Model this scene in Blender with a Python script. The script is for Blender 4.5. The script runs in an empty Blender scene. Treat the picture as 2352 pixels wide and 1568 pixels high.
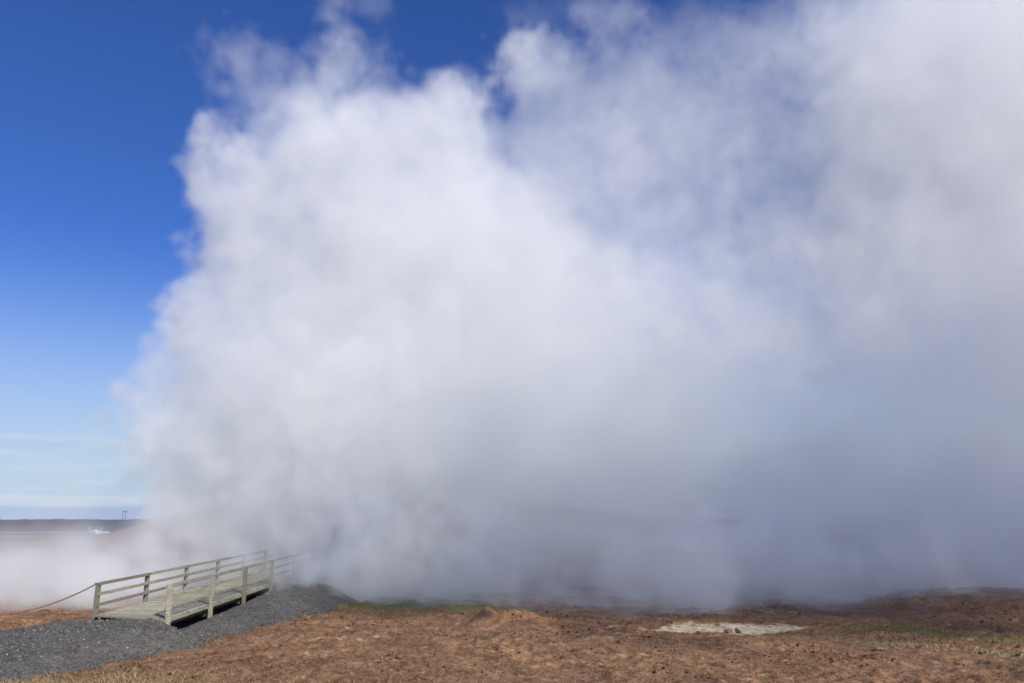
import bpy, bmesh, math, random, time
import numpy as np
from mathutils import Vector
T0 = time.time()
R = math.radians
random.seed(7)
rng = np.random.default_rng(11)

# ------------------------------------------------------------------ camera, world, sun, exposure
F = 1829.0                      # focal length in units where the picture is 2352 wide
CAM_Z = 3.2
PITCH = math.atan((1197 - 784) / F)
sc = bpy.context.scene
col = sc.collection
cam_d = bpy.data.cameras.new("camera")
cam = bpy.data.objects.new("camera", cam_d); col.objects.link(cam)
cam_d.sensor_width = 36.0; cam_d.lens = 36.0 * F / 2352.0
cam_d.clip_start = 0.1; cam_d.clip_end = 20000
cam.location = (0, 0, CAM_Z); cam.rotation_euler = (R(90) + PITCH, 0, 0)
sc.camera = cam

SKY_TINT = (.34, .59, 1.18)
SUN_DIR = Vector((0.62, -0.80, 0.0)).normalized()
SUN_EL = R(37)
SUN_TO = Vector((SUN_DIR.x * math.cos(SUN_EL), SUN_DIR.y * math.cos(SUN_EL), math.sin(SUN_EL)))
world = bpy.data.worlds.new("World"); sc.world = world
world.use_nodes = True
nt = world.node_tree; nt.nodes.clear()
def N(nt, t, **kw):
    n = nt.nodes.new(t)
    for k, v in kw.items(): setattr(n, k, v)
    return n
wo = N(nt, 'ShaderNodeOutputWorld'); bg = N(nt, 'ShaderNodeBackground')
sky = N(nt, 'ShaderNodeTexSky', sky_type='NISHITA')
sky.sun_disc = False; sky.sun_elevation = SUN_EL
sky.sun_rotation = math.atan2(SUN_TO.x, SUN_TO.y)
sky.altitude = 50; sky.air_density = 1.0; sky.dust_density = 0.3; sky.ozone_density = 2.0
bg.inputs['Strength'].default_value = 0.10
L_ = nt.links.new
def wmath(op, a, b=None):
    n = N(nt, 'ShaderNodeMath', operation=op)
    for i, v in enumerate((a, b)):
        if v is None: continue
        if isinstance(v, (int, float)): n.inputs[i].default_value = v
        else: L_(v, n.inputs[i])
    return n.outputs[0]
def wmix(fac, a, b, mode='MIX'):
    n = N(nt, 'ShaderNodeMix', data_type='RGBA', blend_type=mode)
    for i, v in ((0, fac), (6, a), (7, b)):
        if isinstance(v, (int, float)): n.inputs[i].default_value = v
        elif isinstance(v, tuple): n.inputs[i].default_value = (*v, 1)
        else: L_(v, n.inputs[i])
    return n.outputs[2]
def wramp(fac, a, b, smooth=True):
    n = N(nt, 'ShaderNodeMapRange', interpolation_type='SMOOTHSTEP' if smooth else 'LINEAR')
    L_(fac, n.inputs[0]); n.inputs[1].default_value = a; n.inputs[2].default_value = b
    return n.outputs[0]
wt_ = N(nt, 'ShaderNodeTexCoord'); wsep = N(nt, 'ShaderNodeSeparateXYZ'); L_(wt_.outputs['Generated'], wsep.inputs[0])
elev = wsep.outputs[2]
blue = wmix(1.0, sky.outputs[0], SKY_TINT, 'MULTIPLY')
# thin high haze low in the sky, and a low far bank of flat cloud (strength .1 gives the picture value)
wmap = N(nt, 'ShaderNodeMapping'); wmap.inputs['Scale'].default_value = (5, 5, 60); L_(wt_.outputs['Generated'], wmap.inputs['Vector'])
wn = N(nt, 'ShaderNodeTexNoise'); wn.inputs['Scale'].default_value = 1.6; wn.inputs['Detail'].default_value = 6; L_(wmap.outputs[0], wn.inputs['Vector'])
veil = wmath('POWER', wramp(elev, .34, .0), 1.25)
streak = wmath('MULTIPLY', wramp(wn.outputs['Fac'], .42, .7), wramp(elev, .12, .07))
c1 = wmix(veil, blue, (5.2, 6.5, 7.9))
c2 = wmix(wmath('MULTIPLY', streak, .45), c1, (6.3, 7.4, 8.3))
ez = wmath('ADD', elev, wmath('MULTIPLY', wn.outputs['Fac'], -.018))
c3 = wmix(wmath('MULTIPLY', wramp(ez, .014, .006), .85), c2, (4.2, 5.3, 7.8))
c3 = wmix(wmath('MULTIPLY', wmath('MULTIPLY', wramp(ez, .004, .010), wramp(ez, .021, .013)), .6), c3, (6.6, 7.2, 8.2))
L_(c3, bg.inputs[0]); L_(bg.outputs[0], wo.inputs[0])

sun_d = bpy.data.lights.new("sun", 'SUN'); sun_d.energy = 4.75; sun_d.angle = R(0.5); sun_d.color = (1.0, 0.94, 0.83)
sun = bpy.data.objects.new("sun", sun_d); col.objects.link(sun)
sun.rotation_euler = (-SUN_TO).to_track_quat('-Z', 'Y').to_euler()
sun.location = (30, -40, 60)

sc.view_settings.view_transform = 'Standard'; sc.view_settings.look = 'None'
sc.view_settings.exposure = 0.0; sc.view_settings.gamma = 1.0
sc.view_settings.use_curve_mapping = False
cy = sc.cycles
cy.max_bounces = 12; cy.volume_bounces = 9; cy.diffuse_bounces = 2; cy.glossy_bounces = 1
cy.transmission_bounces = 1; cy.transparent_max_bounces = 96
cy.volume_step_rate = 2.0; cy.volume_max_steps = 512
cy.use_denoising = True
cy.use_adaptive_sampling = True; cy.adaptive_threshold = .03

# ------------------------------------------------------------------ picture <-> world helpers (only used to measure real positions)
CP, SP = math.cos(PITCH), math.sin(PITCH)
def ray(px, py):
    x = px - 1176.0; v = 784.0 - py
    return Vector((x, F * CP - v * SP, F * SP + v * CP))
def at_y(px, py, y):
    d = ray(px, py); t = y / d.y
    return Vector((d.x * t, y, CAM_Z + d.z * t))
def at_z(px, py, z):
    d = ray(px, py); t = (z - CAM_Z) / d.z
    return Vector((d.x * t, d.y * t, z))

def tag(o, label=None, cat=None, group=None, kind=None):
    if label: o['label'] = label
    if cat: o['category'] = cat
    if group: o['group'] = group
    if kind: o['kind'] = kind
    return o

# ------------------------------------------------------------------ node material helper
def new_mat(name):
    m = bpy.data.materials.new(name); m.use_nodes = True
    t = m.node_tree; t.nodes.clear()
    o = N(t, 'ShaderNodeOutputMaterial'); p = N(t, 'ShaderNodeBsdfPrincipled')
    p.inputs['Roughness'].default_value = .95
    p.inputs['Specular IOR Level'].default_value = .15
    t.links.new(p.outputs[0], o.inputs['Surface'])
    return m, t, p
def tnoise(t, scale, detail=4, rough=.6, vec=None, dist=0.0):
    n = N(t, 'ShaderNodeTexNoise'); n.inputs['Scale'].default_value = scale
    n.inputs['Detail'].default_value = detail; n.inputs['Roughness'].default_value = rough
    n.inputs['Distortion'].default_value = dist
    if vec is not None: t.links.new(vec, n.inputs['Vector'])
    return n.outputs['Fac']
def ramp(t, fac, stops):
    r = N(t, 'ShaderNodeValToRGB'); e = r.color_ramp.elements
    while len(e) < len(stops): e.new(.5)
    for k, (p, c) in enumerate(stops):
        e[k].position = p; e[k].color = (*c, 1) if len(c) == 3 else c
    t.links.new(fac, r.inputs[0]); return r.outputs[0]
def mix(t, fac, a, b, mode='MIX'):
    n = N(t, 'ShaderNodeMix', data_type='RGBA', blend_type=mode)
    for i, v in ((0, fac), (6, a), (7, b)):
        if isinstance(v, (int, float)): n.inputs[i].default_value = v
        elif isinstance(v, tuple): n.inputs[i].default_value = (*v, 1)
        else: t.links.new(v, n.inputs[i])
    return n.outputs[2]
def attr(t, name):
    a = N(t, 'ShaderNodeAttribute'); a.attribute_name = name; return a.outputs['Fac']
def position(t):
    return N(t, 'ShaderNodeNewGeometry').outputs['Position']
def bump(t, p, h, dist, strength=1.0):
    b = N(t, 'ShaderNodeBump'); b.inputs['Distance'].default_value = dist; b.inputs['Strength'].default_value = strength
    t.links.new(h, b.inputs['Height']); t.links.new(b.outputs[0], p.inputs['Normal'])

# ------------------------------------------------------------------ terrain shape
def vnoise(x, y, seed):
    """smooth value noise, unit cell, about -1..1"""
    xi = np.floor(x).astype(np.int64); yi = np.floor(y).astype(np.int64)
    fx = x - xi; fy = y - yi
    fx = fx * fx * (3 - 2 * fx); fy = fy * fy * (3 - 2 * fy)
    def h(a, b):
        n = (a * 374761393 + b * 668265263 + seed * 974634777) & 0xffffffff
        n = ((n ^ (n >> 13)) * 1274126177) & 0xffffffff
        n = n ^ (n >> 16)
        return (n & 0xffff) / 32767.5 - 1.0
    return (h(xi, yi) * (1 - fx) + h(xi + 1, yi) * fx) * (1 - fy) + (h(xi, yi + 1) * (1 - fx) + h(xi + 1, yi + 1) * fx) * fy
def fbm(x, y, period, seed, octaves=4, gain=.5):
    r = 0; a = 1; tot = 0
    for k in range(octaves):
        r = r + a * vnoise(x / period + 13.7 * k, y / period - 7.3 * k, seed + k); tot += a
        a *= gain; period *= .5
    return r / tot
def sstep(a, b, v):
    t = np.clip((v - a) / (b - a), 0, 1); return t * t * (3 - 2 * t)
def gauss(x, y, cx, cy, sx, sy):
    return np.exp(-((x - cx) / sx) ** 2 - ((y - cy) / sy) ** 2)
def poly_sd(x, y, pts):
    """signed distance to a polygon, positive inside"""
    d = np.full(np.shape(x), 1e9); ins = np.zeros(np.shape(x), bool)
    n = len(pts)
    for i in range(n):
        ax, ay = pts[i]; bx, by = pts[(i + 1) % n]
        ex, ey = bx - ax, by - ay
        t = np.clip(((x - ax) * ex + (y - ay) * ey) / (ex * ex + ey * ey), 0, 1)
        d = np.minimum(d, np.hypot(x - ax - t * ex, y - ay - t * ey))
        c = ((ay > y) != (by > y)) & (x < (bx - ax) * (y - ay) / ((by - ay) if by != ay else 1e-9) + ax)
        ins ^= c
    return np.where(ins, d, -d)
def polyline_z(v, xs, zs): return np.interp(v, xs, zs)

DECK_X0, DECK_X1 = -12.72, -10.28
def deck_z(y): return .38 + (y - 24.8) * .0225
BAY = 3.42
NEAR_Y = [24.8 + BAY * i for i in range(8)]
LEFT_Y = [25.7 + BAY * i for i in range(8)]

def base_ground(x, y):
    z = -.2 + .10 * fbm(x, y, 9, 1, 3)
    z = z + .40 * gauss(x, y, .1, 28.7, 1.2, .8) + .30 * gauss(x, y, -.85, 28.4, .5, .5)        # heap of soil
    z = z + .26 * fbm(x, y, .6, 3, 4, .6) * gauss(x, y, -.2, 28.6, 1.4, 1.0)
    z = z + .80 * sstep(11.5, 20, x) * sstep(24.5, 30.5, y + .10 * x) * (1 - .8 * sstep(31, 40, y))      # bank on the right
    z = z + .3 * gauss(x, y, 20, 24, 5, 3)
    z = z + .22 * gauss(x, y, -15.5, 28.6, 1.6, 1.0)
    z = z + .25 * sstep(-11, -20, x) * sstep(22, 26, y)
    z = z - .10 * gauss(x, y, 7.0, 27.3, 3.2, 1.3)
    z = z + .10 * gauss(x, y, -1.2, 21.4, 2.2, .7) + .12 * gauss(x, y, 2, 24, 6, 1.5)
    # hill hidden in the steam, its bare orange flank coming out on the left
    q = np.clip(1 - ((x + 13) / 46) ** 2 - ((y - 118) / 38) ** 2, 0, 1)
    z = z + 6.6 * q ** .8 * (1 + .10 * fbm(x, y, 14, 40, 4))
    # lava field rising at the horizon
    z = z + sstep(260, 700, y) * (3.2 + 4.5 * fbm(x, y * .5, 70, 50, 4, .6)) + sstep(600, 2500, y) * 3.0
    z = z + sstep(240, 300, y) * .5 * fbm(x, y, 12, 52, 3)
    return z

PATH = [(-8.6, 24.25), (-8.9, 23.0), (-9.55, 21.7), (-10.5, 18.1), (-12.6, 12), (-26, 12), (-24, 17), (-18, 21), (-14.9, 23.5), (-13.3, 25.7), (-10.2, 25.9)]
BANK = [(-9.0, 24.3), (-8.4, 26.5), (-7.7, 30.4), (-7.1, 33.2), (-6.5, 36.5), (-7.3, 41), (-8, 50), (-15, 50), (-14.5, 36), (-13.6, 25.5), (-10.2, 24.2)]
def gravel_height(x, y):
    wob = .16 * fbm(x, y, 1.3, 70, 3)
    g = base_ground(x, y)
    sd = poly_sd(x, y, PATH) + wob
    crest = .36 - .30 * sstep(24.3, 19.5, y)
    side = sstep(-.15, 1.35, sd)
    zp = np.where(sd > -.3, -.32 + side * (crest + .34), -9)
    cut = sstep(24.75, 26.6, y)                      # drops away under the bridge
    zp = zp - cut * .75
    sb = poly_sd(x, y, BANK) + wob
    top = np.interp(y, [23, 26, 30, 35, 40, 50], [-.1, .02, .14, .34, .45, .5])
    zb = np.where(sb > -.3, -.34 + sstep(-.15, 2.0, sb) * (top + .36), -9)
    # ridge of dumped gravel on the far end of the bank
    zb = zb + np.where(sb > 0, .16 * gauss(x, y, -8.9, 36.2, 1.2, 2.2), 0)
    # hollow under the deck
    hol = sstep(DECK_X1 + .45, DECK_X1 - .5, x) * sstep(DECK_X0 - .5, DECK_X0 + .3, x) * sstep(24.9, 26.5, y)
    zb = zb - hol * .30
    z = np.maximum(zp, zb)
    z = z + .045 * fbm(x, y, .55, 80, 4) + .03 * fbm(x, y, .14, 81, 2)
    m = np.maximum(sd, np.where(y > 23.5, sb, -9))
    return np.where(m > -.3, z, g - .4), m

def masks(x, y):
    """colour zones of the soil; dark also has shade of bank and hollows painted in"""
    wob = .9 * fbm(x, y, 2.0, 20, 5, .6)
    grn = np.zeros(np.shape(x))
    # green strip behind the brown field next to the gravel
    grn = np.maximum(grn, sstep(31.8, 33.4, y + wob + .12 * (x + 6)) * sstep(-8, -6, x) * sstep(3, -4, x) * (1 - sstep(38, 41, y)))
    # green strip between the white crust and the dark bank
    c = np.interp(x, [8, 9.9, 12.7, 13.9, 17], [28.6, 28.2, 26.4, 23.6, 21])
    grn = np.maximum(grn, np.exp(-((y - c + wob * .8) / 1.05) ** 2) * sstep(9.5, 12.5, x) * .9)
    # left of the path
    grn = np.maximum(grn, gauss(x, y, -16.2, 24.9, 2.6, .75) * .95)
    # straw coloured dry grass
    c2 = np.interp(x, [9, 10.1, 12.3, 13.2, 16], [24.9, 24.1, 22.2, 20.2, 17])
    dry = np.exp(-((y - c2 + wob) / .95) ** 2) * sstep(8.8, 10.8, x)
    dry = np.maximum(dry, sstep(19.2, 17.2, y + .10 * (x + 6) + wob) * sstep(3, -5, x) * .8)
    dry = np.maximum(dry, gauss(x, y, -8.3, 18.6, 1.8, 1.1) * .8)
    dark = sstep(9.5, 14, x) * sstep(1.3, 2.4, y - c + wob * .5) * .5  # right bank: the steam's shade on it painted into the soil colour
    dark = np.maximum(dark, sstep(.1, .6, fbm(x, y, 3.1, 24, 4)) * .6)
    dark = np.maximum(dark, sstep(.10, .7, fbm(x, y, .45, 29, 3)) * .6)  # small patches: dark peat, plus shadow of hollows put into the colour
    dark = np.maximum(dark, gauss(x, y, -.95, 28.1, .55, .35))
    sd = poly_sd(x, y, [(3.2, 27.6), (5.0, 28.4), (7.0, 28.9), (9.2, 28.7), (10.2, 27.8), (9.0, 26.4), (7.0, 25.9), (5.6, 26.6), (4.6, 27.3)]) + 1.05 * fbm(x, y, 1.5, 26, 5, .62) - .10
    crust = sstep(-.35, .6, sd) ; rim = sstep(-.5, 0, sd) * (1 - sstep(0, .45, sd))
    orange = gauss(x, y, .35, 28.6, .75, .6)
    return grn, dry, dark, crust, np.maximum(rim, orange)

def grid_mesh(name, xs, ys, zfun, uv=None):
    X, Y = np.meshgrid(xs, ys, indexing='xy')
    return X, Y

def height_mesh(name, X, Y, Z, keep=None):
    ny, nx = X.shape
    idx = np.arange(nx * ny).reshape(ny, nx)
    q = np.stack([idx[:-1, :-1], idx[:-1, 1:], idx[1:, 1:], idx[1:, :-1]], -1).reshape(-1, 4)
    if keep is not None:
        k = keep.ravel(); q = q[k[q].any(1)]
    used = np.unique(q); remap = np.full(nx * ny, -1, np.int64); remap[used] = np.arange(len(used)); q = remap[q]
    co = np.stack([X.ravel()[used], Y.ravel()[used], Z.ravel()[used]], -1).astype(np.float32)
    me = bpy.data.meshes.new(name)
    me.vertices.add(len(co)); me.vertices.foreach_set("co", co.ravel())
    me.loops.add(q.size); me.loops.foreach_set("vertex_index", q.ravel().astype(np.int32))
    me.polygons.add(len(q)); me.polygons.foreach_set("loop_start", np.arange(0, q.size, 4, dtype=np.int32))
    me.polygons.foreach_set("use_smooth", np.ones(len(q), bool))
    me.update(calc_edges=True)
    return me, used
def set_attr(me, name, v):
    a = me.attributes.new(name, 'FLOAT', 'POINT'); a.data.foreach_set("value", np.ascontiguousarray(v, dtype=np.float32))

# ground: one sheet, fine near the camera and coarse towards the horizon
ys = [-40.0]
while ys[-1] < 9000:
    y = ys[-1]
    ys.append(y + (4 if y < 6 else .5 if y < 13 else .055 if y < 26 else .085 if y < 34 else .25 if y < 50 else max(.6, y * .02)))
ys = np.array(ys)
us = np.linspace(-1, 1, 1000)
half = np.where(ys < 15, 26, np.where(ys < 50, 26 + (ys - 15) * .35, 38 + (ys - 50) * 1.3))
wide = np.sign(us) * (np.clip((np.abs(us) - .93) / .07, 0, 1) ** 2) * 600.0           # the last columns run far out to the sides
X = us[None, :] * half[:, None] + wide[None, :]; Y = np.repeat(ys[:, None], len(us), 1)
def clods(x, y):
    n = fbm(x, y, .9, 30, 4, .6)
    r = 1 - np.abs(fbm(x, y * 1.15, .5, 33, 3, .6)) * 2.2
    f = fbm(x, y, .16, 36, 2)
    return .095 * n + .085 * np.clip(r, -.4, 1) * sstep(-.3, .4, fbm(x, y, 3.0, 38, 2)) + .03 * f
def ground_z(x, y, detail=True):
    z = base_ground(x, y)
    if detail:
        g, d, k, c, r = masks(x, y)
        far = 1 - sstep(38, 60, y)
        z = z + clods(x, y) * far * (1 - .8 * c) * (1 + .9 * k)
        z = z + c * .02
    return z
Z = ground_z(X, Y)
gh, gm = gravel_height(X, Y)
Z = np.where((gm > .15), np.minimum(Z, gh - .12), Z)     # the ground stays below the gravel laid on it
Z = np.where((gm > -.05) & (gm <= .15), np.minimum(Z, gh + .01), Z)
me, used = height_mesh("ground", X, Y, Z)
g_, d_, k_, c_, r_ = masks(X, Y)
for nm, v in (("green", g_), ("dry", d_), ("dark", k_), ("crust", c_), ("rim", r_)): set_attr(me, nm, v.ravel()[used])
gm_, gt, gp = new_mat("peat_soil")
P = position(gt)
big = tnoise(gt, .8, 5, .62, P); mid = tnoise(gt, 4.5, 5, .65, P); fine = tnoise(gt, 22, 4, .7, P); speck = tnoise(gt, 9, 3, .75, P)
soil = ramp(gt, mid, [(.30, (.040, .018, .010)), (.42, (.13, .058, .028)), (.55, (.28, .145, .075)), (.70, (.52, .34, .19))])
soil2 = ramp(gt, big, [(.35, (.075, .038, .025)), (.5, (.205, .10, .055)), (.66, (.42, .255, .145))])
c0 = mix(gt, .45, soil, soil2)
c0 = mix(gt, ramp(gt, fine, [(.45, (0, 0, 0)), (.72, (.65, .65, .65))]), c0, (.42, .30, .19))
c0 = mix(gt, ramp(gt, speck, [(.30, (.85, .85, .85)), (.42, (0, 0, 0))]), c0, (.022, .013, .010))  # specks of dark peat that also paint in shadowed pits
def noisy(a, n, amt=.5):
    """break the edge of a zone up with noise"""
    s = N(gt, 'ShaderNodeMath', operation='MULTIPLY_ADD'); gt.links.new(n, s.inputs[0]); s.inputs[1].default_value = amt * 2; s.inputs[2].default_value = -amt
    ad = N(gt, 'ShaderNodeMath', operation='ADD'); gt.links.new(a, ad.inputs[0]); gt.links.new(s.outputs[0], ad.inputs[1])
    return ramp(gt, ad.outputs[0], [(.22, (0, 0, 0)), (.85, (1, 1, 1))])
c0 = mix(gt, noisy(attr(gt, "dark"), mid), c0, mix(gt, mid, (.035, .020, .016), (.115, .066, .050)))
c0 = mix(gt, noisy(attr(gt, "dry"), fine), c0, ramp(gt, fine, [(.3, (.13, .10, .045)), (.7, (.46, .38, .20))]))
c0 = mix(gt, noisy(attr(gt, "green"), mid), c0, ramp(gt, fine, [(.3, (.07, .065, .02)), (.5, (.16, .15, .045)), (.7, (.32, .26, .11))]))
c0 = mix(gt, attr(gt, "rim"), c0, ramp(gt, mid, [(.35, (.24, .105, .05)), (.65, (.42, .225, .10))]))
c0 = mix(gt, noisy(attr(gt, "crust"), mid, .8), c0, ramp(gt, mid, [(.33, (.30, .20, .11)), (.50, (.60, .50, .33)), (.66, (.76, .68, .50))]))
# far land: bare pinkish flat, grey green moss, dark lava, orange flank of the hill
sx = N(gt, 'ShaderNodeSeparateXYZ'); gt.links.new(P, sx.inputs[0])
def mrange(v, a, b):
    n = N(gt, 'ShaderNodeMapRange'); n.inputs[1].default_value = a; n.inputs[2].default_value = b
    gt.links.new(v, n.inputs[0]); return n.outputs[0]
lowf = tnoise(gt, .09, 5, .6, P)
wy = N(gt, 'ShaderNodeMath', operation='MULTIPLY_ADD'); gt.links.new(lowf, wy.inputs[0]); wy.inputs[1].default_value = 26; gt.links.new(sx.outputs[1], wy.inputs[2])
c0 = mix(gt, mrange(sx.outputs[1], 42, 56), c0, ramp(gt, lowf, [(.35, (.20, .12, .085)), (.65, (.38, .24, .17))]))
c0 = mix(gt, mrange(wy.outputs[0], 105, 118), c0, ramp(gt, lowf, [(.35, (.09, .085, .05)), (.65, (.19, .17, .10))]))
c0 = mix(gt, mrange(wy.outputs[0], 165, 185), c0, ramp(gt, lowf, [(.35, (.14, .075, .06)), (.65, (.25, .16, .12))]))
c0 = mix(gt, mrange(wy.outputs[0], 240, 262), c0, ramp(gt, tnoise(gt, .03, 6, .7, P), [(.35, (.025, .025, .032)), (.65, (.085, .08, .085))]))
hz = N(gt, 'ShaderNodeMath', operation='MULTIPLY'); gt.links.new(mrange(sx.outputs[2], .1, 1.6), hz.inputs[0]); gt.links.new(mrange(sx.outputs[1], 200, 190), hz.inputs[1])
hz2 = N(gt, 'ShaderNodeMath', operation='MULTIPLY'); gt.links.new(hz.outputs[0], hz2.inputs[0]); gt.links.new(mrange(sx.outputs[1], 60, 70), hz2.inputs[1])
c0 = mix(gt, hz2.outputs[0], c0, mix(gt, mrange(sx.outputs[0], -48, -30), ramp(gt, lowf, [(.35, (.26, .12, .06)), (.65, (.42, .24, .13))]), (.06, .042, .035)))
gt.links.new(c0, gp.inputs['Base Color'])
hh = N(gt, 'ShaderNodeMath', operation='ADD'); gt.links.new(mid, hh.inputs[0]); gt.links.new(fine, hh.inputs[1])
bump(gt, gp, hh.outputs[0], .05, .8)
me.materials.append(gm_)
ground = bpy.data.objects.new("ground", me); col.objects.link(ground)
tag(ground, "brown peaty ground with dark clods, green strips and pale mineral crust", kind="structure")

# gravel path and bank
xs = np.arange(-26, -4, .07); ys2 = np.arange(12, 50, .07)
X, Y = np.meshgrid(xs, ys2)
GH, GM = gravel_height(X, Y)
me, used = height_mesh("gravel_path", X, Y, GH, GM > -.12)
pm, pt, pp = new_mat("crushed_gravel")
P = position(pt)
vo = N(pt, 'ShaderNodeTexVoronoi'); vo.inputs['Scale'].default_value = 22; pt.links.new(P, vo.inputs['Vector'])
bw = N(pt, 'ShaderNodeRGBToBW'); pt.links.new(vo.outputs['Color'], bw.inputs[0])
ga = ramp(pt, bw.outputs[0], [(.2, (.075, .070, .064)), (.55, (.13, .123, .113)), (.85, (.215, .205, .185))])
gb = ramp(pt, tnoise(pt, 1.3, 5, .65, P), [(.35, (.078, .070, .064)), (.65, (.165, .157, .146))])
gc = mix(pt, .5, ga, gb)
gc = mix(pt, ramp(pt, tnoise(pt, 5, 3, .7, P), [(.34, (.8, .8, .8)), (.46, (0, 0, 0))]), gc, (.05, .045, .047))
pt.links.new(gc, pp.inputs['Base Color'])
bump(pt, pp, vo.outputs['Distance'], .04, .9)
me.materials.append(pm)
gravel_path = bpy.data.objects.new("gravel_path", me); col.objects.link(gravel_path)
tag(gravel_path, "dark grey gravel path and bank banked up against the footbridge", kind="structure")

def mesh_obj(name, co, faces, mat, parent=None, smooth=False):
    me = bpy.data.meshes.new(name); me.from_pydata([tuple(c) for c in co], [], faces); me.update()
    if smooth: me.polygons.foreach_set("use_smooth", np.ones(len(me.polygons), bool))
    if mat: me.materials.append(mat)
    o = bpy.data.objects.new(name, me); col.objects.link(o)
    if parent: o.parent = parent
    return o

def tri_soup(name, tris, colr, mat):
    """tris: (n,3,3) triangles, one object; colr: per-triangle tone"""
    n = len(tris)
    me = bpy.data.meshes.new(name)
    me.vertices.add(n * 3); me.vertices.foreach_set("co", tris.astype(np.float32).ravel())
    me.loops.add(n * 3); me.loops.foreach_set("vertex_index", np.arange(n * 3, dtype=np.int32))
    me.polygons.add(n); me.polygons.foreach_set("loop_start", np.arange(0, n * 3, 3, dtype=np.int32))
    me.update(calc_edges=True)
    set_attr(me, "tone", np.repeat(colr, 3))
    me.materials.append(mat)
    o = bpy.data.objects.new(name, me); col.objects.link(o)
    return o

# loose stones lying on the gravel (uncountable: one object)
def scatter(n, x0, x1, y0, y1):
    return rng.uniform(x0, x1, n), rng.uniform(y0, y1, n)
def chips(px, py, pz, size):
    n = len(px)
    base = np.array([[1, 0, 0], [0, 1, 0], [-1, 0, 0], [0, -1, 0], [0, 0, .8], [0, 0, -.6]])
    fc = np.array([[0, 1, 4], [1, 2, 4], [2, 3, 4], [3, 0, 4], [1, 0, 5], [2, 1, 5], [3, 2, 5], [0, 3, 5]])
    v = base[None] * (1 + rng.uniform(-.45, .45, (n, 6, 1)))
    a = rng.uniform(0, 6.28, n); ca, sa = np.cos(a), np.sin(a)
    v = v * size[:, None, None]
    vx = v[..., 0] * ca[:, None] - v[..., 1] * sa[:, None]; vy = v[..., 0] * sa[:, None] + v[..., 1] * ca[:, None]
    v = np.stack([vx + px[:, None], vy + py[:, None], v[..., 2] + pz[:, None]], -1)
    return v[:, fc].reshape(-1, 3, 3), n
px_, py_ = scatter(60000, -15, -5.5, 16.5, 40)
h_, m_ = gravel_height(px_, py_)
ok = (rng.random(len(px_)) < np.clip(1 + (m_ + .05) * 2.2, 0, 1) ** 2.5) & (rng.random(len(px_)) < np.clip(26 / py_, 0, 1) ** 2)
h_ = np.where(m_ > .1, h_, np.maximum(h_, ground_z(px_, py_)))      # stray chips spill onto the soil
px_, py_, h_ = px_[ok], py_[ok], h_[ok]
size = .012 + .022 * rng.random(len(px_)) ** 2.5 + .04 * (rng.random(len(px_)) > .999)
tris, n = chips(px_, py_, h_ + size * .25, size)
cm, ct, cp = new_mat("stone_chips")
ct.links.new(ramp(ct, attr(ct, "tone"), [(0, (.06, .058, .057)), (.6, (.125, .122, .118)), (.96, (.20, .195, .185)), (1, (.42, .39, .35))]), cp.inputs['Base Color'])
o = tri_soup("gravel", tris, np.repeat(rng.random(n), 8), cm)
tag(o, "loose grey stone chips scattered over the path and its bank", kind="stuff")

# crumbled peat lumps (uncountable)
px_, py_ = scatter(60000, -16, 20, 16.6, 33)
g_, d_, k_, c_, r_ = masks(px_, py_)
_, m_ = gravel_height(px_, py_)
cl = sstep(-.05, .55, fbm(px_, py_, .9, 95, 4, .6)) * sstep(-.4, .5, fbm(px_, py_, 4.0, 96, 2))
ok = (np.abs(px_) < py_ * .70 + 1) & (m_ < 0) & (g_ < .4) & (c_ < .1) & (rng.random(len(px_)) < cl * .6)
px_, py_ = px_[ok], py_[ok]
size = .012 + .055 * rng.random(len(px_)) ** 4
tris, n = chips(px_, py_, ground_z(px_, py_) + size * .2, size)
lm, lt, lp = new_mat("peat_lumps")
lt.links.new(ramp(lt, attr(lt, "tone"), [(0, (.035, .017, .011)), (.5, (.11, .058, .034)), (1, (.30, .175, .10))]), lp.inputs['Base Color'])
o = tri_soup("peat_clods", tris, np.repeat(rng.random(n), 8), lm)
tag(o, "dark crumbled peat lumps lying over the brown field", kind="stuff")

# grass blades (uncountable)
def blades(px, py, pz, hgt, wid, lean, tone):
    n = len(px); a = rng.uniform(0, 6.28, n); b = rng.uniform(0, 6.28, n)
    dx, dy = np.cos(a) * wid * .5, np.sin(a) * wid * .5
    tx, ty = np.cos(b) * hgt * lean, np.sin(b) * hgt * lean
    t = np.stack([np.stack([px - dx, py - dy, pz - .01], -1), np.stack([px + dx, py + dy, pz - .01], -1),
                  np.stack([px + tx, py + ty, pz + hgt], -1)], 1)
    return t
def in_view(x, y): return (np.abs(x) < y * .70 + 1)
bx, by = scatter(330000, -16, 20, 16.6, 36)
g_, d_, k_, c_, r_ = masks(bx, by)
_, m_ = gravel_height(bx, by)
patch = sstep(-.1, .5, fbm(bx, by, 1.0, 90, 3))
keep = in_view(bx, by) & (m_ < .05) & (c_ < .2)
prob_d = np.clip(.10 + .9 * d_ + .35 * patch - .6 * k_, 0, 1) * np.clip(26 / by, 0, 1) ** 2
isg = keep & (rng.random(len(bx)) < g_ * .45)
isd = keep & ~isg & (rng.random(len(bx)) < prob_d * 1.1)
bm_, bt, bp = new_mat("green_blades")
bt.links.new(ramp(bt, attr(bt, "tone"), [(0, (.08, .08, .022)), (.6, (.20, .195, .06)), (1, (.42, .36, .17))]), bp.inputs['Base Color'])
dm_, dt_, dp_ = new_mat("dead_blades")
dt_.links.new(ramp(dt_, attr(dt_, "tone"), [(0, (.07, .036, .02)), (.4, (.20, .115, .06)), (.75, (.36, .25, .14)), (1, (.55, .44, .27))]), dp_.inputs['Base Color'])
zz = ground_z(bx, by)
i = isg; n = i.sum()
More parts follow.
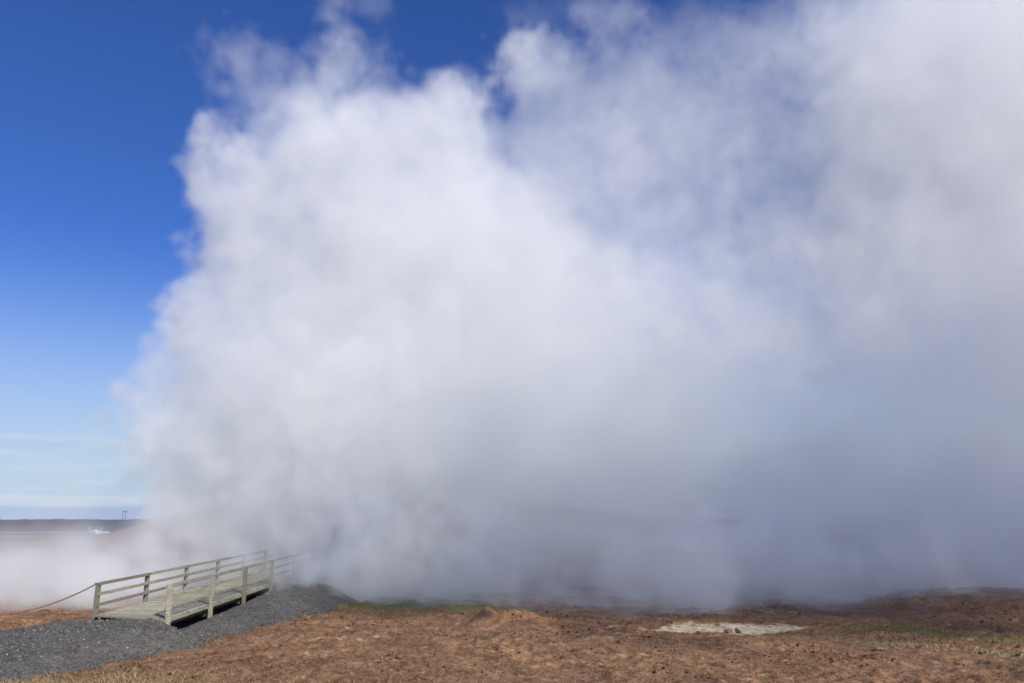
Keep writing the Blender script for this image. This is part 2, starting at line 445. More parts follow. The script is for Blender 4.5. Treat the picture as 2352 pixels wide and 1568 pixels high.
o = tri_soup("grass", blades(bx[i], by[i], zz[i], rng.uniform(.04, .11, n), rng.uniform(.012, .02, n), .6, 0), rng.random(n), bm_)
tag(o, "short green grass growing in strips beside the gravel and the dark bank", "grass", kind="stuff")
i = isd; n = i.sum()
tone = np.clip(rng.random(n) * .8 + .35 * (d_[i] - .3), 0, 1)
o = tri_soup("dry_grass", blades(bx[i], by[i], zz[i], rng.uniform(.02, .085, n) * (1 + .6 * d_[i]), rng.uniform(.012, .026, n), 1.1, 0), tone, dm_)
tag(o, "dead straw and rust coloured grass matted over the brown field", "grass", kind="stuff")
print("land", round(time.time() - T0, 1))
# ------------------------------------------------------------------ box builder
class MB:
    def __init__(s): s.v = []; s.f = []; s.t = []
    def beam(s, a, b, w, h, tone=.5, up=(0, 0, 1), ch=.006):
        """a bevelled board from a to b, w wide and h high"""
        a = Vector(a); b = Vector(b); d = (b - a).normalized(); u = Vector(up)
        r = d.cross(u).normalized(); u = r.cross(d).normalized()
        c = min(ch, w * .3, h * .3)
        prof = [(-w / 2 + c, -h / 2), (w / 2 - c, -h / 2), (w / 2, -h / 2 + c), (w / 2, h / 2 - c), (w / 2 - c, h / 2), (-w / 2 + c, h / 2), (-w / 2, h / 2 - c), (-w / 2, -h / 2 + c)]
        k = len(s.v); n = 8
        for p in (a, b):
            for (x, y) in prof: s.v.append(p + r * x + u * y); s.t.append(tone)
        s.f.append(tuple(k + i for i in range(n))[::-1]); s.f.append(tuple(k + n + i for i in range(n)))
        for i in range(n): s.f.append((k + i, k + (i + 1) % n, k + n + (i + 1) % n, k + n + i))
    def tube(s, pts, r, seg=8, tone=.5, caps=True):
        k0 = len(s.v); pts = [Vector(p) for p in pts]
        rr = r if isinstance(r, (list, tuple)) else [r] * len(pts)
        for i, p in enumerate(pts):
            d = (pts[min(i + 1, len(pts) - 1)] - pts[max(i - 1, 0)]).normalized()
            q = d.cross(Vector((0, 0, 1)) if abs(d.z) < .9 else Vector((1, 0, 0))).normalized(); w = q.cross(d)
            for j in range(seg):
                a = 6.28318 * j / seg; s.v.append(p + (q * math.cos(a) + w * math.sin(a)) * rr[i]); s.t.append(tone)
        for i in range(len(pts) - 1):
            for j in range(seg):
                a = k0 + i * seg + j; b = k0 + i * seg + (j + 1) % seg
                s.f.append((a, b, b + seg, a + seg))
        if caps:
            s.f.append(tuple(k0 + j for j in range(seg))[::-1]); s.f.append(tuple(k0 + (len(pts) - 1) * seg + j for j in range(seg)))
    def build(s, name, mat, parent=None, label=None):
        o = mesh_obj(name, s.v, s.f, mat)
        set_attr(o.data, "tone", np.array(s.t))
        bm = bmesh.new(); bm.from_mesh(o.data); bmesh.ops.recalc_face_normals(bm, faces=bm.faces); bm.to_mesh(o.data); bm.free()
        if parent:
            o.parent = parent; o.matrix_parent_inverse = parent.matrix_basis.inverted()
        if label: o['label'] = label
        return o
def empty(name, loc):
    o = bpy.data.objects.new(name, None); col.objects.link(o); o.location = loc; o.empty_display_size = .3
    return o

def wood(name, c0, c1, c2):
    m, t, p = new_mat(name)
    p.inputs['Roughness'].default_value = .8
    tc = N(t, 'ShaderNodeTexCoord'); mp = N(t, 'ShaderNodeMapping')
    P = position(t)
    mp.inputs['Scale'].default_value = (14, 1.2, 14); t.links.new(P, mp.inputs['Vector'])
    grain = tnoise(t, 2.2, 6, .65, mp.outputs[0], .4)
    blot = tnoise(t, 3.5, 4, .6, P)
    base = ramp(t, attr(t, "tone"), [(0, c0), (.5, c1), (1, c2)])
    c = mix(t, ramp(t, grain, [(.35, (.8, .8, .8)), (.6, (0, 0, 0))]), base, tuple(x * .42 for x in c1))
    c = mix(t, ramp(t, blot, [(.52, (0, 0, 0)), (.70, (.75, .75, .75))]), c, (c1[0] * .62, c1[1] * .70, c1[2] * .55))
    t.links.new(c, p.inputs['Base Color'])
    bump(t, p, grain, .004, .6)
    return m
rail_wood = wood("weathered_rail_wood", (.19, .18, .135), (.345, .322, .245), (.51, .475, .37))
deck_wood = wood("weathered_deck_wood", (.26, .245, .18), (.40, .375, .28), (.56, .52, .40))
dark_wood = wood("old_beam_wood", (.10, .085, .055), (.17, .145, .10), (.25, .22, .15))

# ------------------------------------------------------------------ footbridge
Y0, Y1 = 24.55, NEAR_Y[-1] + .2
bridge = empty("footbridge", ((DECK_X0 + DECK_X1) / 2, Y0, .3))
tag(bridge, "weathered wooden footbridge with three rail parapets running off into the steam", "footbridge")
mb = MB(); y = Y0; first = True
while y < Y1:
    w = rng.uniform(.135, .15); sk = .95 * sstep(Y0 + 2.2, Y0, y)
    e0, e1 = rng.uniform(-.03, .03), rng.uniform(-.012, .02)
    ya, yb = y + w / 2 + sk, y + w / 2
    mb.beam((DECK_X0 + e0, ya, deck_z(ya) - .02 + rng.uniform(-.003, .003)), (DECK_X1 + e1, yb, deck_z(yb) - .02 + rng.uniform(-.003, .003)), w - .008, .042, rng.random(), ch=.004)
    y += w * (1.0 if y > Y0 + 2.2 else 1.0)
mb.build("deck", deck_wood, bridge)
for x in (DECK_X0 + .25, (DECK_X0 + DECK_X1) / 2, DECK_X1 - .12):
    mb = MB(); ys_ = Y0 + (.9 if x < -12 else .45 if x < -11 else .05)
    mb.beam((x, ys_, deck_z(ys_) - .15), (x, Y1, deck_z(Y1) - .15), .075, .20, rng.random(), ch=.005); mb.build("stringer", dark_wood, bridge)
mb = MB(); mb.beam((DECK_X1 + .022, Y0 + .08, deck_z(Y0) - .085), (DECK_X1 + .022, Y1, deck_z(Y1) - .085), .028, .085, .55)
mb.build("edge_board", rail_wood, bridge)
PW = .125
for side, ylist, px0 in ((1, NEAR_Y, DECK_X1 + .10), (-1, LEFT_Y, DECK_X0 - .085)):
    for i, y in enumerate(ylist):
        z = deck_z(y); bot = float(gravel_height(np.array([px0]), np.array([y]))[0][0]) - .25
        mb = MB(); lean = rng.uniform(-.012, .012)
        mb.beam((px0, y, bot), (px0 + lean, y, z + (.985 if side > 0 else .93)), PW, PW, rng.random(), up=(0, 1, 0), ch=.008)
        mb.build("post", rail_wood, bridge)
    xr = px0 - side * (PW / 2 + .024)
    for k, (h, hh) in enumerate(((.925, .10), (.62, .095), (.30, .095))):
        j = 0
        while j < len(ylist) - 1:
            span = (1 if (j == 0 and side < 0 and k == 0) else 2 if k == 0 else rng.integers(2, 4)); e = min(j + span, len(ylist) - 1)
            ya = ylist[j] - (.10 if j == 0 else 0) + .004; yb = ylist[e] - .004 + (.1 if e == len(ylist) - 1 else 0)
            mb = MB(); n = 5; t = rng.random()
            sag = rng.uniform(-.008, .012)
            mb.beam((xr + rng.uniform(-.002, .002), ya, deck_z(ya) + h), (xr, yb, deck_z(yb) + h + sag), .045, hh, t)
            mb.build("rail", rail_wood, bridge)
            j = e
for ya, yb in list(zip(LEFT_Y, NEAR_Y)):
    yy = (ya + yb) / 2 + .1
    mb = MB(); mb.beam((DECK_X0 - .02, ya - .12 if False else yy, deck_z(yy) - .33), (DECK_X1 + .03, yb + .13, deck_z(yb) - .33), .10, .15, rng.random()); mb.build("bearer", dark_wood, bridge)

# ------------------------------------------------------------------ rope and its stake
rm, rt, rp = new_mat("rope_fibre")
rt.links.new(ramp(rt, tnoise(rt, 30, 3, .6, position(rt)), [(.3, (.20, .125, .095)), (.7, (.36, .25, .20))]), rp.inputs['Base Color'])
pa = Vector((DECK_X0 - .085 - .05, LEFT_Y[0] - .075, deck_z(LEFT_Y[0]) + .90)); pb = Vector((-19.4, 27.0, 0.69))
pts = []
for i in range(41):
    t = i / 40; p = pa.lerp(pb, t); p.z = .30 + (pa.z - .30) * ((p.x + 16.8) / (pa.x + 16.8)) ** 2; pts.append(p)
mb = MB(); mb.tube(pts, .021, 8)
# a turn of rope round the post
cx_, cy_ = DECK_X0 - .085, LEFT_Y[0]
q = PW / 2 + .014
mb.tube([(cx_ + a * q, cy_ + b * q, pa.z + dz) for a, b, dz in ((-1, -1.1, 0), (-1.05, 1, .01), (1, 1.05, .02), (1.05, -1, .03), (-1, -1.05, .04))], .014, 8)
rope = mb.build("rope", rm)
tag(rope, "sagging brown rope tied to the bridge's end post beside the path", "rope")
gz = float(ground_z(np.array([pb.x]), np.array([pb.y]))[0])
stake = empty("rope_stake", (pb.x, pb.y, gz))
mb = MB(); mb.tube([(pb.x, pb.y + .06, gz - .2), (pb.x, pb.y + .06, pb.z + .05), (pb.x, pb.y + .06, pb.z + .12)], [.05, .045, .02], 10); mb.build("post", rail_wood, stake)
mb = MB(); mb.tube([(pb.x + .06 * math.cos(a * .7), pb.y + .06 + .06 * math.sin(a * .7), pb.z + .004 * a) for a in range(12)], .014, 6); mb.build("rope_loop", rm, stake)
tag(stake, "short round wooden stake holding the rope's far end", "stake")

# ------------------------------------------------------------------ boulders on the white crust
def boulder(name, c, sx_, sy_, sz_, seed, tip, cols, label):
    bm = bmesh.new(); bmesh.ops.create_icosphere(bm, subdivisions=4, radius=1)
    g = np.random.default_rng(seed); cuts = [Vector(g.normal(size=3)).normalized() for _ in range(14)]
    for v in bm.verts:
        p = v.co.copy()
        for cdir in cuts:
            dd = p.dot(cdir)
            if dd > .72: p -= cdir * (dd - .72) * .92
        p += p.normalized() * .06 * (float(vnoise(np.array([p.x * 3 + seed]), np.array([p.y * 3 + p.z * 4]), seed)[0]))
        v.co = Vector((p.x * sx_ + p.z * tip * sx_, p.y * sy_, p.z * sz_))
    me = bpy.data.meshes.new(name); bm.to_mesh(me); bm.free()
    m, t, p = new_mat(name + "_stone")
    t.links.new(ramp(t, tnoise(t, 14, 5, .65, position(t)), [(.35, cols[0]), (.65, cols[1])]), p.inputs['Base Color'])
    bump(t, p, tnoise(t, 30, 4, .6, position(t)), .01, .7)
    me.materials.append(m)
    o = bpy.data.objects.new(name, me); col.objects.link(o); o.location = c
    tag(o, label, "rock", "rocks on the white mineral crust"); return o
zc = float(base_ground(np.array([7.0]), np.array([27.0]))[0])
boulder("boulder", (6.88, 26.75, zc + .08), .19, .16, .13, 3, .1, ((.16, .09, .06), (.34, .22, .15)), "small brown pointed rock, left of the pair on the white crust")
boulder("boulder", (7.22, 26.85, zc + .07), .10, .09, .12, 5, -.5, ((.07, .065, .06), (.17, .155, .135)), "dark grey leaning rock, right of the pair on the white crust")

# ------------------------------------------------------------------ far things on the left
def far_road(name, y, w, x0, x1, lab, bend=0):
    n = 60; V = []; Fc = []
    for i in range(n + 1):
        x = x0 + (x1 - x0) * i / n
        yc = y + bend * ((i / n) ** 2) + 1.2 * math.sin(i * .3)
        for k in (-1, 1):
            yy = yc + k * w / 2
            V.append((x, yy, float(base_ground(np.array([x]), np.array([yy]))[0]) + (.35 if y > 100 else .05)))
    for i in range(n): a = i * 2; Fc.append((a, a + 2, a + 3, a + 1))
    m, t, p = new_mat(name + "_dust")
    t.links.new(ramp(t, tnoise(t, .4, 4, .6, position(t)), [(.35, (.34, .31, .28)), (.65, (.52, .49, .45))]), p.inputs['Base Color'])
    o = mesh_obj(name, V, Fc, m); tag(o, lab, kind="structure")
far_road("road", 218, 12, -230, -78, "pale dirt road crossing the far plain below the lava field")
far_road("road", 152, 6, -160, -82, "lower pale dirt road on the far plain", 8)
far_road("road", 73, 1.6, -44.6, -40, "short pale strip of track on the bare flat")

# twin-pole power pylon
pm2, pt2, pp2 = new_mat("pole_timber")
pt2.links.new(ramp(pt2, tnoise(pt2, 2, 3, .5, position(pt2)), [(.3, (.05, .05, .055)), (.7, (.10, .10, .11))]), pp2.inputs['Base Color'])
im, it, ip = new_mat("insulator_glass"); ip.inputs['Base Color'].default_value = (.10, .16, .20, 1); ip.inputs['Roughness'].default_value = .2
PY = 900.0; ptop = at_y(286.5, 1171, PY); pbx = ptop.x
gzp = float(base_ground(np.array([pbx]), np.array([PY]))[0])
pyl = empty("power_pylon", (pbx, PY, gzp)); H = ptop.z - gzp
for s in (-1, 1):
    mb = MB(); mb.tube([(pbx + s * 1.6, PY, gzp - .5), (pbx + s * 1.6, PY, gzp + H)], [.30, .22], 10); mb.build("pole", pm2, pyl)
mb = MB(); mb.beam((pbx - 3.0, PY - .2, gzp + H - 1.6), (pbx + 3.0, PY - .2, gzp + H - 1.6), .22, .40); mb.build("crossarm", pm2, pyl)
for s in (-2.7, 0, 2.7):
    mb = MB(); mb.tube([(pbx + s, PY - .2, gzp + H - 1.8 - k * .25) for k in range(6)], [.20, .32, .20, .32, .20, .1], 10); mb.build("insulator", im, pyl)
tag(pyl, "twin wooden pole power pylon standing on the horizon by the orange hill", "pylon")

# small pale installation on the plain
wm, wt, wp = new_mat("pale_cladding"); wt.links.new(ramp(wt, tnoise(wt, 3, 3, .5, position(wt)), [(.3, (.42, .47, .55)), (.7, (.62, .66, .72))]), wp.inputs['Base Color'])
bl, blt, blp = new_mat("blue_cladding"); blt.links.new(ramp(blt, tnoise(blt, 3, 3, .5, position(blt)), [(.3, (.10, .15, .28)), (.7, (.16, .22, .36))]), blp.inputs['Base Color'])
WY = 205.0; w0 = at_y(219, 1230, WY); wx = w0.x; wz = float(base_ground(np.array([wx]), np.array([WY]))[0])
well = empty("wellhead", (wx, WY, wz))
mb = MB(); rings = [(wx + .0, WY, wz - .1), (wx, WY, wz + .55), (wx, WY, wz + .95), (wx, WY, wz + 1.15)]
mb.tube(rings, [1.15, 1.1, .75, .15], 16); mb.build("dome", wm, well)
mb = MB(); mb.beam((wx - .35, WY - 1.12, wz + .3), (wx + .35, WY - 1.12, wz + .3), .08, .8); mb.build("door", bl, well)
for dx, hh_ in ((-1.6, 1.9), (1.35, 1.7)):
    mb = MB(); mb.tube([(wx + dx * .5, WY, wz + .5), (wx + dx, WY, wz + .7), (wx + dx, WY, wz + hh_)], .13, 8); mb.build("vent_pipe", wm, well)
mb = MB(); mb.tube([(wx + .9, WY, wz + .35), (wx + 6.5, WY + 3, wz + .35)], .18, 8); mb.build("pipeline", wm, well)
tag(well, "small pale domed wellhead with upright pipes on the far plain", "wellhead")
print("objects", round(time.time() - T0, 1))
# ------------------------------------------------------------------ steam
def band_noise(shape, seed, period, vox):
    """smooth gaussian noise whose features measure about `period` metres; unit variance"""
    g = np.random.default_rng(seed)
    n = g.standard_normal(shape, dtype=np.float32)
    f = np.fft.rfftn(n)
    kx = np.fft.fftfreq(shape[0], vox)[:, None, None]; ky = np.fft.fftfreq(shape[1], vox)[None, :, None]
    kz = np.fft.rfftfreq(shape[2], vox)[None, None, :]
    k2 = (kx * kx + ky * ky + kz * kz) * period * period
    f *= (k2 * np.exp(-k2 * 1.0)).astype(np.float32)
    r = np.fft.irfftn(f, s=shape).astype(np.float32)
    return r / r.std()

def fractal_noise(shape, seed, outer, vox, slope=3.4):
    """self-similar turbulence with features from `outer` metres down to the grid; unit variance"""
    g = np.random.default_rng(seed)
    f = np.fft.rfftn(g.standard_normal(shape, dtype=np.float32))
    kx = np.fft.fftfreq(shape[0], vox)[:, None, None]; ky = np.fft.fftfreq(shape[1], vox)[None, :, None]
    kz = np.fft.rfftfreq(shape[2], vox)[None, None, :]
    k2 = kx * kx + ky * ky + kz * kz
    f *= ((k2 + (1 / outer) ** 2) ** (-slope / 4) * np.exp(-k2 * (vox * 1.6) ** 2)).astype(np.float32)
    f[0, 0, 0] = 0
    r = np.fft.irfftn(f, s=shape).astype(np.float32)
    return r / r.std()

def volume_object(name, dens, lo, vox, mat):
    # stored x100 (the material divides it out) over a tiny floor, so that the grid has one plain box for a boundary
    dens = dens * 100.0 + np.random.default_rng(5).uniform(.002, .004, dens.shape).astype(np.float32)
    nx, ny, nz = dens.shape
    hi = [lo[0] + (nx - 1) * vox, lo[1] + (ny - 1) * vox, lo[2] + (nz - 1) * vox]
    me = bpy.data.meshes.new(name)
    me.vertices.add(dens.size)
    a = me.attributes.new("dens", 'FLOAT', 'POINT')
    a.data.foreach_set("value", np.ascontiguousarray(dens, dtype=np.float32).ravel())
    co = np.zeros((dens.size, 3), np.float32); co[-1] = (hi[0]-lo[0], hi[1]-lo[1], hi[2]-lo[2])
    me.vertices.foreach_set("co", co.ravel())
    o = bpy.data.objects.new(name, me); col.objects.link(o)
    o.location = lo
    me.materials.append(mat)
    g = bpy.data.node_groups.new(name + "_nodes", 'GeometryNodeTree')
    g.interface.new_socket("Geometry", in_out='INPUT', socket_type='NodeSocketGeometry')
    g.interface.new_socket("Geometry", in_out='OUTPUT', socket_type='NodeSocketGeometry')
    gi = N(g, 'NodeGroupInput'); go = N(g, 'NodeGroupOutput')
    vc = N(g, 'GeometryNodeVolumeCube')
    vc.inputs['Min'].default_value = (0, 0, 0)
    vc.inputs['Max'].default_value = (hi[0]-lo[0], hi[1]-lo[1], hi[2]-lo[2])
    vc.inputs['Resolution X'].default_value = nx; vc.inputs['Resolution Y'].default_value = ny; vc.inputs['Resolution Z'].default_value = nz
    pos = N(g, 'GeometryNodeInputPosition'); sep = N(g, 'ShaderNodeSeparateXYZ')
    sca = N(g, 'ShaderNodeVectorMath', operation='SCALE'); sca.inputs['Scale'].default_value = 1.0 / vox
    add = N(g, 'ShaderNodeVectorMath', operation='ADD'); add.inputs[1].default_value = (.5, .5, .5)
    flo = N(g, 'ShaderNodeVectorMath', operation='FLOOR')
    dot = N(g, 'ShaderNodeVectorMath', operation='DOT_PRODUCT')
    L = g.links.new
    L(pos.outputs[0], sca.inputs[0]); L(sca.outputs[0], add.inputs[0]); L(add.outputs[0], flo.inputs[0])
    L(flo.outputs[0], sep.inputs[0])
    def m(op, a, b):
        n = N(g, 'FunctionNodeIntegerMath', operation=op)
        for i, v in enumerate((a, b)):
            if isinstance(v, int): n.inputs[i].default_value = v
            else: L(v, n.inputs[i])
        return n.outputs[0]
    idx = m('ADD', m('MULTIPLY', m('ADD', m('MULTIPLY', sep.outputs[0], ny), sep.outputs[1]), nz), sep.outputs[2])
    si = N(g, 'GeometryNodeSampleIndex', data_type='FLOAT', domain='POINT')
    na = N(g, 'GeometryNodeInputNamedAttribute', data_type='FLOAT'); na.inputs['Name'].default_value = "dens"
    L(gi.outputs[0], si.inputs['Geometry']); L(na.outputs[0], si.inputs['Value']); L(idx, si.inputs['Index'])
    L(si.outputs[0], vc.inputs['Density'])
    sm = N(g, 'GeometryNodeSetMaterial'); sm.inputs['Material'].default_value = mat
    L(vc.outputs[0], sm.inputs[0]); L(sm.outputs[0], go.inputs[0])
    md = o.modifiers.new("volume", 'NODES'); md.node_group = g
    return o

def steam_material(name, color, aniso):
    m = bpy.data.materials.new(name); m.use_nodes = True
    t = m.node_tree; t.nodes.clear()
    o = N(t, 'ShaderNodeOutputMaterial'); v = N(t, 'ShaderNodeVolumePrincipled')
    v.inputs['Color'].default_value = (*color, 1); v.inputs['Density'].default_value = .01
    v.inputs['Anisotropy'].default_value = aniso
    t.links.new(v.outputs[0], o.inputs['Volume'])
    return m


def warp_field(d, vecs):
    """resample d at positions pushed by three voxel-offset fields (trilinear)"""
    nx, ny, nz = d.shape
    gx = np.arange(nx, dtype=np.float32)[:, None, None] + vecs[0]; gy = np.arange(ny, dtype=np.float32)[None, :, None] + vecs[1]; gz = np.arange(nz, dtype=np.float32)[None, None, :] + vecs[2]
    np.clip(gx, 0, nx - 1.01, gx); np.clip(gy, 0, ny - 1.01, gy); np.clip(gz, 0, nz - 1.01, gz)
    ix = gx.astype(np.int32); iy = gy.astype(np.int32); iz = gz.astype(np.int32)
    gx -= ix; gy -= iy; gz -= iz
    b = (ix * ny + iy) * nz + iz; f = d.ravel(); sx, sy = ny * nz, nz
    r = 0
    for a, wa in ((0, 1 - gx), (1, gx)):
        for c, wc in ((0, 1 - gy), (1, gy)):
            r = r + wa * wc * (f[b + a * sx + c * sy] * (1 - gz) + f[b + a * sx + c * sy + 1] * gz)
    return r

VOX = 0.27
LO = (-25.5, 28.0, -0.6); HI = (34.5, 60.0, 38.5)
# place of each billow: picture column and row it was measured at, metres away, radius, depth stretch, density per metre
BILLOWS = [
 # big lit body
 (880, 640, 46, 330, .75, .50), (660, 640, 45, 200, .9, .50), (620, 900, 44, 230, .9, .50), (900, 980, 45, 300, .8, .50),
 (780, 420, 45, 190, .9, .42), (960, 400, 46, 190, .9, .38), (620, 480, 44, 130, 1, .42), (560, 760, 43.5, 130, 1, .5),
 (505, 385, 43.5, 72, 1, .30), (490, 465, 43, 52, 1, .22), (515, 545, 43, 55, 1, .28), (1100, 580, 47, 240, .9, .36), (1020, 290, 47, 90, 1, .25),
 # left edge knobs
 (425, 740, 42.5, 70, 1, .45), (380, 775, 42, 36, 1, .4), (335, 895, 42, 50, 1, .5), (345, 950, 42, 60, 1, .45), (290, 965, 42, 44, 1, .34), (272, 1000, 42, 34, 1, .26), (325, 1020, 42, 46, 1, .36), (242, 1062, 42, 26, 1, .12), (370, 1000, 42, 62, 1, .4), (255, 1045, 42, 36, 1, .10),
 (450, 870, 43, 110, 1, .5), (440, 1065, 43, 82, 1, .45), (445, 1155, 43, 82, 1, .42), (500, 1190, 44.5, 120, 1, .42), (430, 1235, 44, 60, 1, .30), (600, 1170, 45, 150, .9, .42),
 (540, 1070, 44.5, 190, .9, .40), (480, 980, 44, 130, 1, .40), (700, 1080, 45, 200, .9, .42),
 # middle and right
 (1300, 820, 48, 330, .8, .34), (1250, 1080, 47, 300, .7, .32), (1600, 800, 49, 260, .8, .24), (1650, 1080, 48, 280, .7, .26), (1480, 680, 50, 190, .9, .17),
 (1205, 140, 48, 72, 1, .24), (1270, 220, 48, 110, 1, .15), (1390, 215, 48.5, 90, 1, .12), (1470, 170, 49, 70, 1, .10), (1330, 420, 48, 180, .9, .19), (1540, 380, 50, 190, .8, .11), (1480, 520, 50, 150, .8, .12), (1700, 600, 50, 170, .8, .10),
 (1980, 760, 46, 290, .8, .27), (2230, 620, 44, 300, .8, .36), (2200, 250, 45, 300, .8, .40), (2050, 380, 46, 230, .8, .20), (2300, 60, 45, 260, .8, .42), (2000, 60, 47, 170, .8, .15),
 (2260, 950, 44, 280, .8, .28), (1950, 1080, 46, 240, .8, .22), (2330, 1180, 43, 220, .8, .34), (2080, 1170, 44, 200, .8, .30), (1820, 1180, 45, 190, .8, .28),
 (700, 1190, 46, 150, .9, .30), (900, 1230, 46, 140, .9, .26), (1150, 1260, 46, 150, .8, .20), (1450, 1290, 45, 140, .8, .17), (1690, 1300, 42, 110, .8, .16), (1900, 1280, 44, 140, .8, .16), (2150, 1270, 43, 150, .8, .16),
 (1250, 1220, 52, 200, .8, .3), (1600, 1210, 53, 230, .8, .3), (1950, 1200, 53, 230, .8, .3), (2280, 1210, 52, 230, .8, .3),
 (2500, 700, 42, 330, .9, .3), (2500, 250, 42, 330, .9, .3),
]
WISPS = [  # thin torn steam
 (530, 125, 44, 62, 1, .05), (590, 165, 44, 60, 1, .045), (560, 250, 44, 62, 1, .07), (650, 200, 44, 60, 1, .05), (800, 150, 45, 75, 1, .075), (850, 150, 45, 50, 1, .04), (770, 230, 45, 85, 1, .10), (790, 5, 46, 60, 1, .05), (850, 20, 46, 40, 1, .03),
 (700, 290, 45, 100, 1, .12), (1230, 10, 48, 60, 1, .025), (1400, 20, 48, 80, 1, .06), (1600, 100, 50, 120, 1, .02), (1720, 240, 50, 180, 1, .045), (1850, 80, 49, 130, 1, .05), (1090, 210, 47, 50, 1, .04),
 (1580, 300, 50, 200, 1, .025), (1780, 440, 49, 200, 1, .045), (245, 1050, 42, 50, 1, .09), (300, 1060, 42, 60, 1, .03), (270, 980, 42, 40, 1, .04),
]
# low steam drifting over the ground (x, y, half sizes x, y, height, density)
LOW = [(6, 43, 16, 8, 3.4, .36), (22, 40, 16, 8, 3.2, .32), (-5, 47, 9, 7, 3.6, .42), (11, 36, 5, 3.4, 1.8, .20), (1.5, 34.5, 6, 2.6, 1.1, .13), (-9, 51, 8, 7, 3.8, .5), (8.5, 32, 3.8, 2.0, 1.1, .10), (-14.5, 50, 5, 7, 3.5, .4), (-8.9, 38.9, 3.1, 4.2, 3.2, 1.15), (-5.2, 38, 3.2, 2.6, 1.4, .14), (18, 33, 6, 3.0, 1.9, .10), (4.5, 32.4, 4, 2.0, .9, .10)]
def add_blobs(S, Kn, ax, lo0, vox, blobs):
    for (px, py, d, r, st, k) in blobs:
        c = at_y(px, py, d); rr = r / F * math.hypot(d, c.z) * 1.02
        e = 1.45
        lo = [max(0, int((c[i] - rr * e * (st if i == 1 else 1) - lo0[i]) / vox)) for i in range(3)]
        hi = [min(S.shape[i], int((c[i] + rr * e * (st if i == 1 else 1) - lo0[i]) / vox) + 1) for i in range(3)]
        if min(hi[i] - lo[i] for i in range(3)) <= 0: continue
        X = (ax[0][lo[0]:hi[0], None, None] - c.x) / rr; Y = (ax[1][None, lo[1]:hi[1], None] - c.y) / (rr * st); Z = (ax[2][None, None, lo[2]:hi[2]] - c.z) / rr
        q = np.sqrt(X * X + Y * Y + Z * Z)
        s = np.clip((e - q) / (e - .62), 0, 1); s = s * s * (3 - 2 * s)          # .5 near q = 1.03
        sl = (slice(lo[0], hi[0]), slice(lo[1], hi[1]), slice(lo[2], hi[2]))
        S[sl] = 1 - (1 - S[sl]) * (1 - s)
        Kn[0][sl] += s ** 2 * k; Kn[1][sl] += s ** 2
        if len(Kn) > 2: Kn[2][sl] += s ** 2 * (1.0 if r < 76 else .55 if r < 100 else .22 if r < 150 else .05)
def build_steam():
    sh = tuple(int((HI[i] - LO[i]) / VOX) + 1 for i in range(3))
    ax = [np.arange(sh[i], dtype=np.float32) * VOX + LO[i] for i in range(3)]
    S = np.zeros(sh, np.float32); Kn = [np.zeros(sh, np.float32), np.full(sh, 1e-4, np.float32), np.zeros(sh, np.float32)]
    add_blobs(S, Kn, ax, LO, VOX, BILLOWS)
    W = np.zeros(sh, np.float32); Wn = [np.zeros(sh, np.float32), np.full(sh, 1e-4, np.float32)]
    add_blobs(W, Wn, ax, LO, VOX, WISPS)
    n1 = fractal_noise(sh, 101, 7.0, VOX, 4.4)          # body: large soft folds, faint detail
    n2 = fractal_noise(sh, 102, 5.0, VOX, 3.7)          # edges: finer fringe
    puff = .5 * n1 + .5 * n2
    torn = -(np.abs(n2) - .8) * .75 + .35 * n1
    K = Kn[0] / Kn[1]
    K = 1.9 * K ** 1.25
    crisp = np.clip(Kn[2] / Kn[1], 0, 1) * np.clip((K - .05) / .2, 0, 1)       # small dense knobs have the sharper edge
    K = K / (1 + .9 * K) * (.75 + .45 * crisp)
    v = S - .5 + puff * (.10 + .09 * crisp) * np.clip(S * 4, 0, 1)
    wid = .95 - .55 * crisp
    d = np.clip(v / wid + .12, 0, 1); d = d * d * (3 - 2 * d) * K
    d = d * (1 + .06 * np.clip(n1, -2, 2))
    KW = Wn[0] / Wn[1]
    w = np.clip((W - .42 + torn * .45 * np.clip(W * 3, 0, 1)) / .8, 0, 1); d = d + w * KW * 2.2
    X, Y, Z = ax[0][:, None, None], ax[1][None, :, None], ax[2][None, None, :]
    for (cx, cy_, sx, sy, h, k) in LOW:
        q = ((X - cx) / sx) ** 2 + ((Y - cy_) / sy) ** 2
        zz = np.clip((Z + .25) / (h * (1 + .30 * np.clip(n1, -1.6, 2))), 0, 9)
        d = d + k * np.exp(-q * q) * np.exp(-zz * zz) * np.clip(.80 + .95 * n2 + .3 * n1, 0, 3.2)
    d = warp_field(d, [a / VOX * fractal_noise(sh, s, 4.0, VOX, 4.6) for a, s in ((.62, 201), (.5, 202), (.62, 203))])
    # fade to nothing at the walls of the grid
    for i in range(3):
        t = np.arange(sh[i]); f = np.clip(np.minimum(t, sh[i] - 1 - t) / 4, 0, 1).astype(np.float32)
        if i == 2: f = np.clip((sh[i] - 1 - t) / 4, 0, 1).astype(np.float32)
        d = d * f.reshape([-1 if j == i else 1 for j in range(3)])
    d[d < .0015] = 0
    return d.astype(np.float32)
dens = build_steam()
print("steam field", dens.shape, round(time.time() - T0, 1))
steam_mat = steam_material("steam_droplets", (.984, .988, .982), 0.0)
st = volume_object("steam_plume", dens, LO, VOX, steam_mat)
tag(st, "huge white billowing steam plume rising behind the wooden footbridge", kind="stuff")

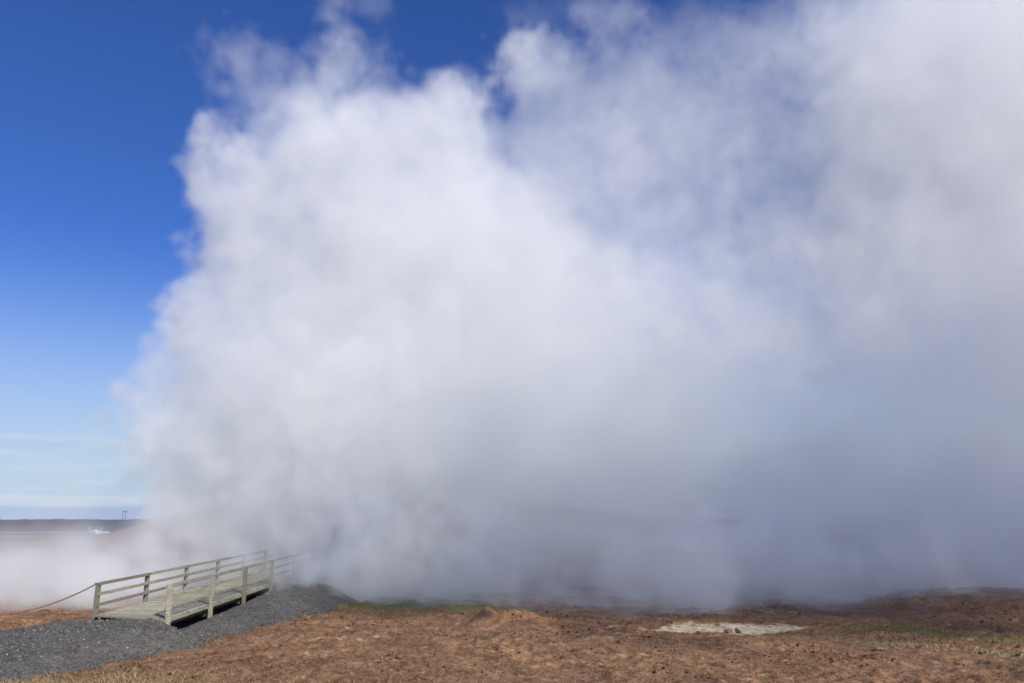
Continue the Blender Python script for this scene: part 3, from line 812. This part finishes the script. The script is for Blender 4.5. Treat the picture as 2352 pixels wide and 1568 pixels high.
# low thin steam in the hollow on the left, behind the rope
def left_steam():
    lo = (-48.0, 26.0, -.5); vox = .4; sh = (95, 98, 20)
    X = (np.arange(sh[0]) * vox + lo[0])[:, None, None]; Y = (np.arange(sh[1]) * vox + lo[1])[None, :, None]; Z = (np.arange(sh[2]) * vox + lo[2])[None, None, :]
    n1 = fractal_noise(sh, 301, 6.0, vox, 3.9)
    d = 0
    for (cx, cy_, sx, sy, h, k) in ((-21, 38, 5.5, 5, 2.0, .30), (-27, 44, 6, 7, 2.0, .08), (-17, 41, 4, 6, 2.0, .26), (-26, 35, 5, 3.5, 1.1, .11), (-21, 32, 4.5, 3.2, 1.1, .26), (-16.6, 34, 3.2, 3.4, 1.0, .26), (-25.5, 52, 3.0, 7, 3.4, .09)):
        q = ((X - cx) / sx) ** 2 + ((Y - cy_) / sy) ** 2
        d = d + k * np.exp(-q ** 1.5) * np.exp(-(np.clip((Z - .1) / h, 0, 9)) ** 2.2)
    d = d * np.clip(.85 + 1.25 * n1, 0, 4)
    for i in range(3):
        t = np.arange(sh[i]); f = np.clip((np.minimum(t, sh[i] - 1 - t) if i < 2 else sh[i] - 1 - t) / 3, 0, 1)
        d = d * f.reshape([-1 if j == i else 1 for j in range(3)])
    d[d < .002] = 0
    return d.astype(np.float32), lo, vox
dl, lo_, vx_ = left_steam()
o = volume_object("low_steam", dl, lo_, vx_, steam_mat)
tag(o, "thin low steam drifting over the hollow behind the rope", kind="stuff")

# the plume's drifting head, blown on overhead past the right of the view; it shades the right of the ground
def drift():
    lo = (4.0, -16.0, 16.0); vox = 1.0; sh = (70, 54, 24)
    X = (np.arange(sh[0]) * vox + lo[0])[:, None, None]; Y = (np.arange(sh[1]) * vox + lo[1])[None, :, None]; Z = (np.arange(sh[2]) * vox + lo[2])[None, None, :]
    n1, n2 = band_noise(sh, 401, 9, vox), band_noise(sh, 402, 4.5, vox)
    q = ((X - 36) / 30) ** 2 + ((Y - 12.3) / 14) ** 2 + ((Z - 27) / 8) ** 2
    d = np.clip((1 - q + .30 * n1 + .15 * n2) * 1.2, 0, 1) * .16
    for i in range(3):
        t = np.arange(sh[i]); f = np.clip(np.minimum(t, sh[i] - 1 - t) / 3, 0, 1)
        d = d * f.reshape([-1 if j == i else 1 for j in range(3)])
    return d.astype(np.float32), lo, vox
dl, lo_, vx_ = drift()
o = volume_object("drifting_steam", dl, lo_, vx_, steam_mat)
tag(o, "head of the steam plume drifting on overhead to the right", kind="stuff")
print("steam objects", round(time.time() - T0, 1))
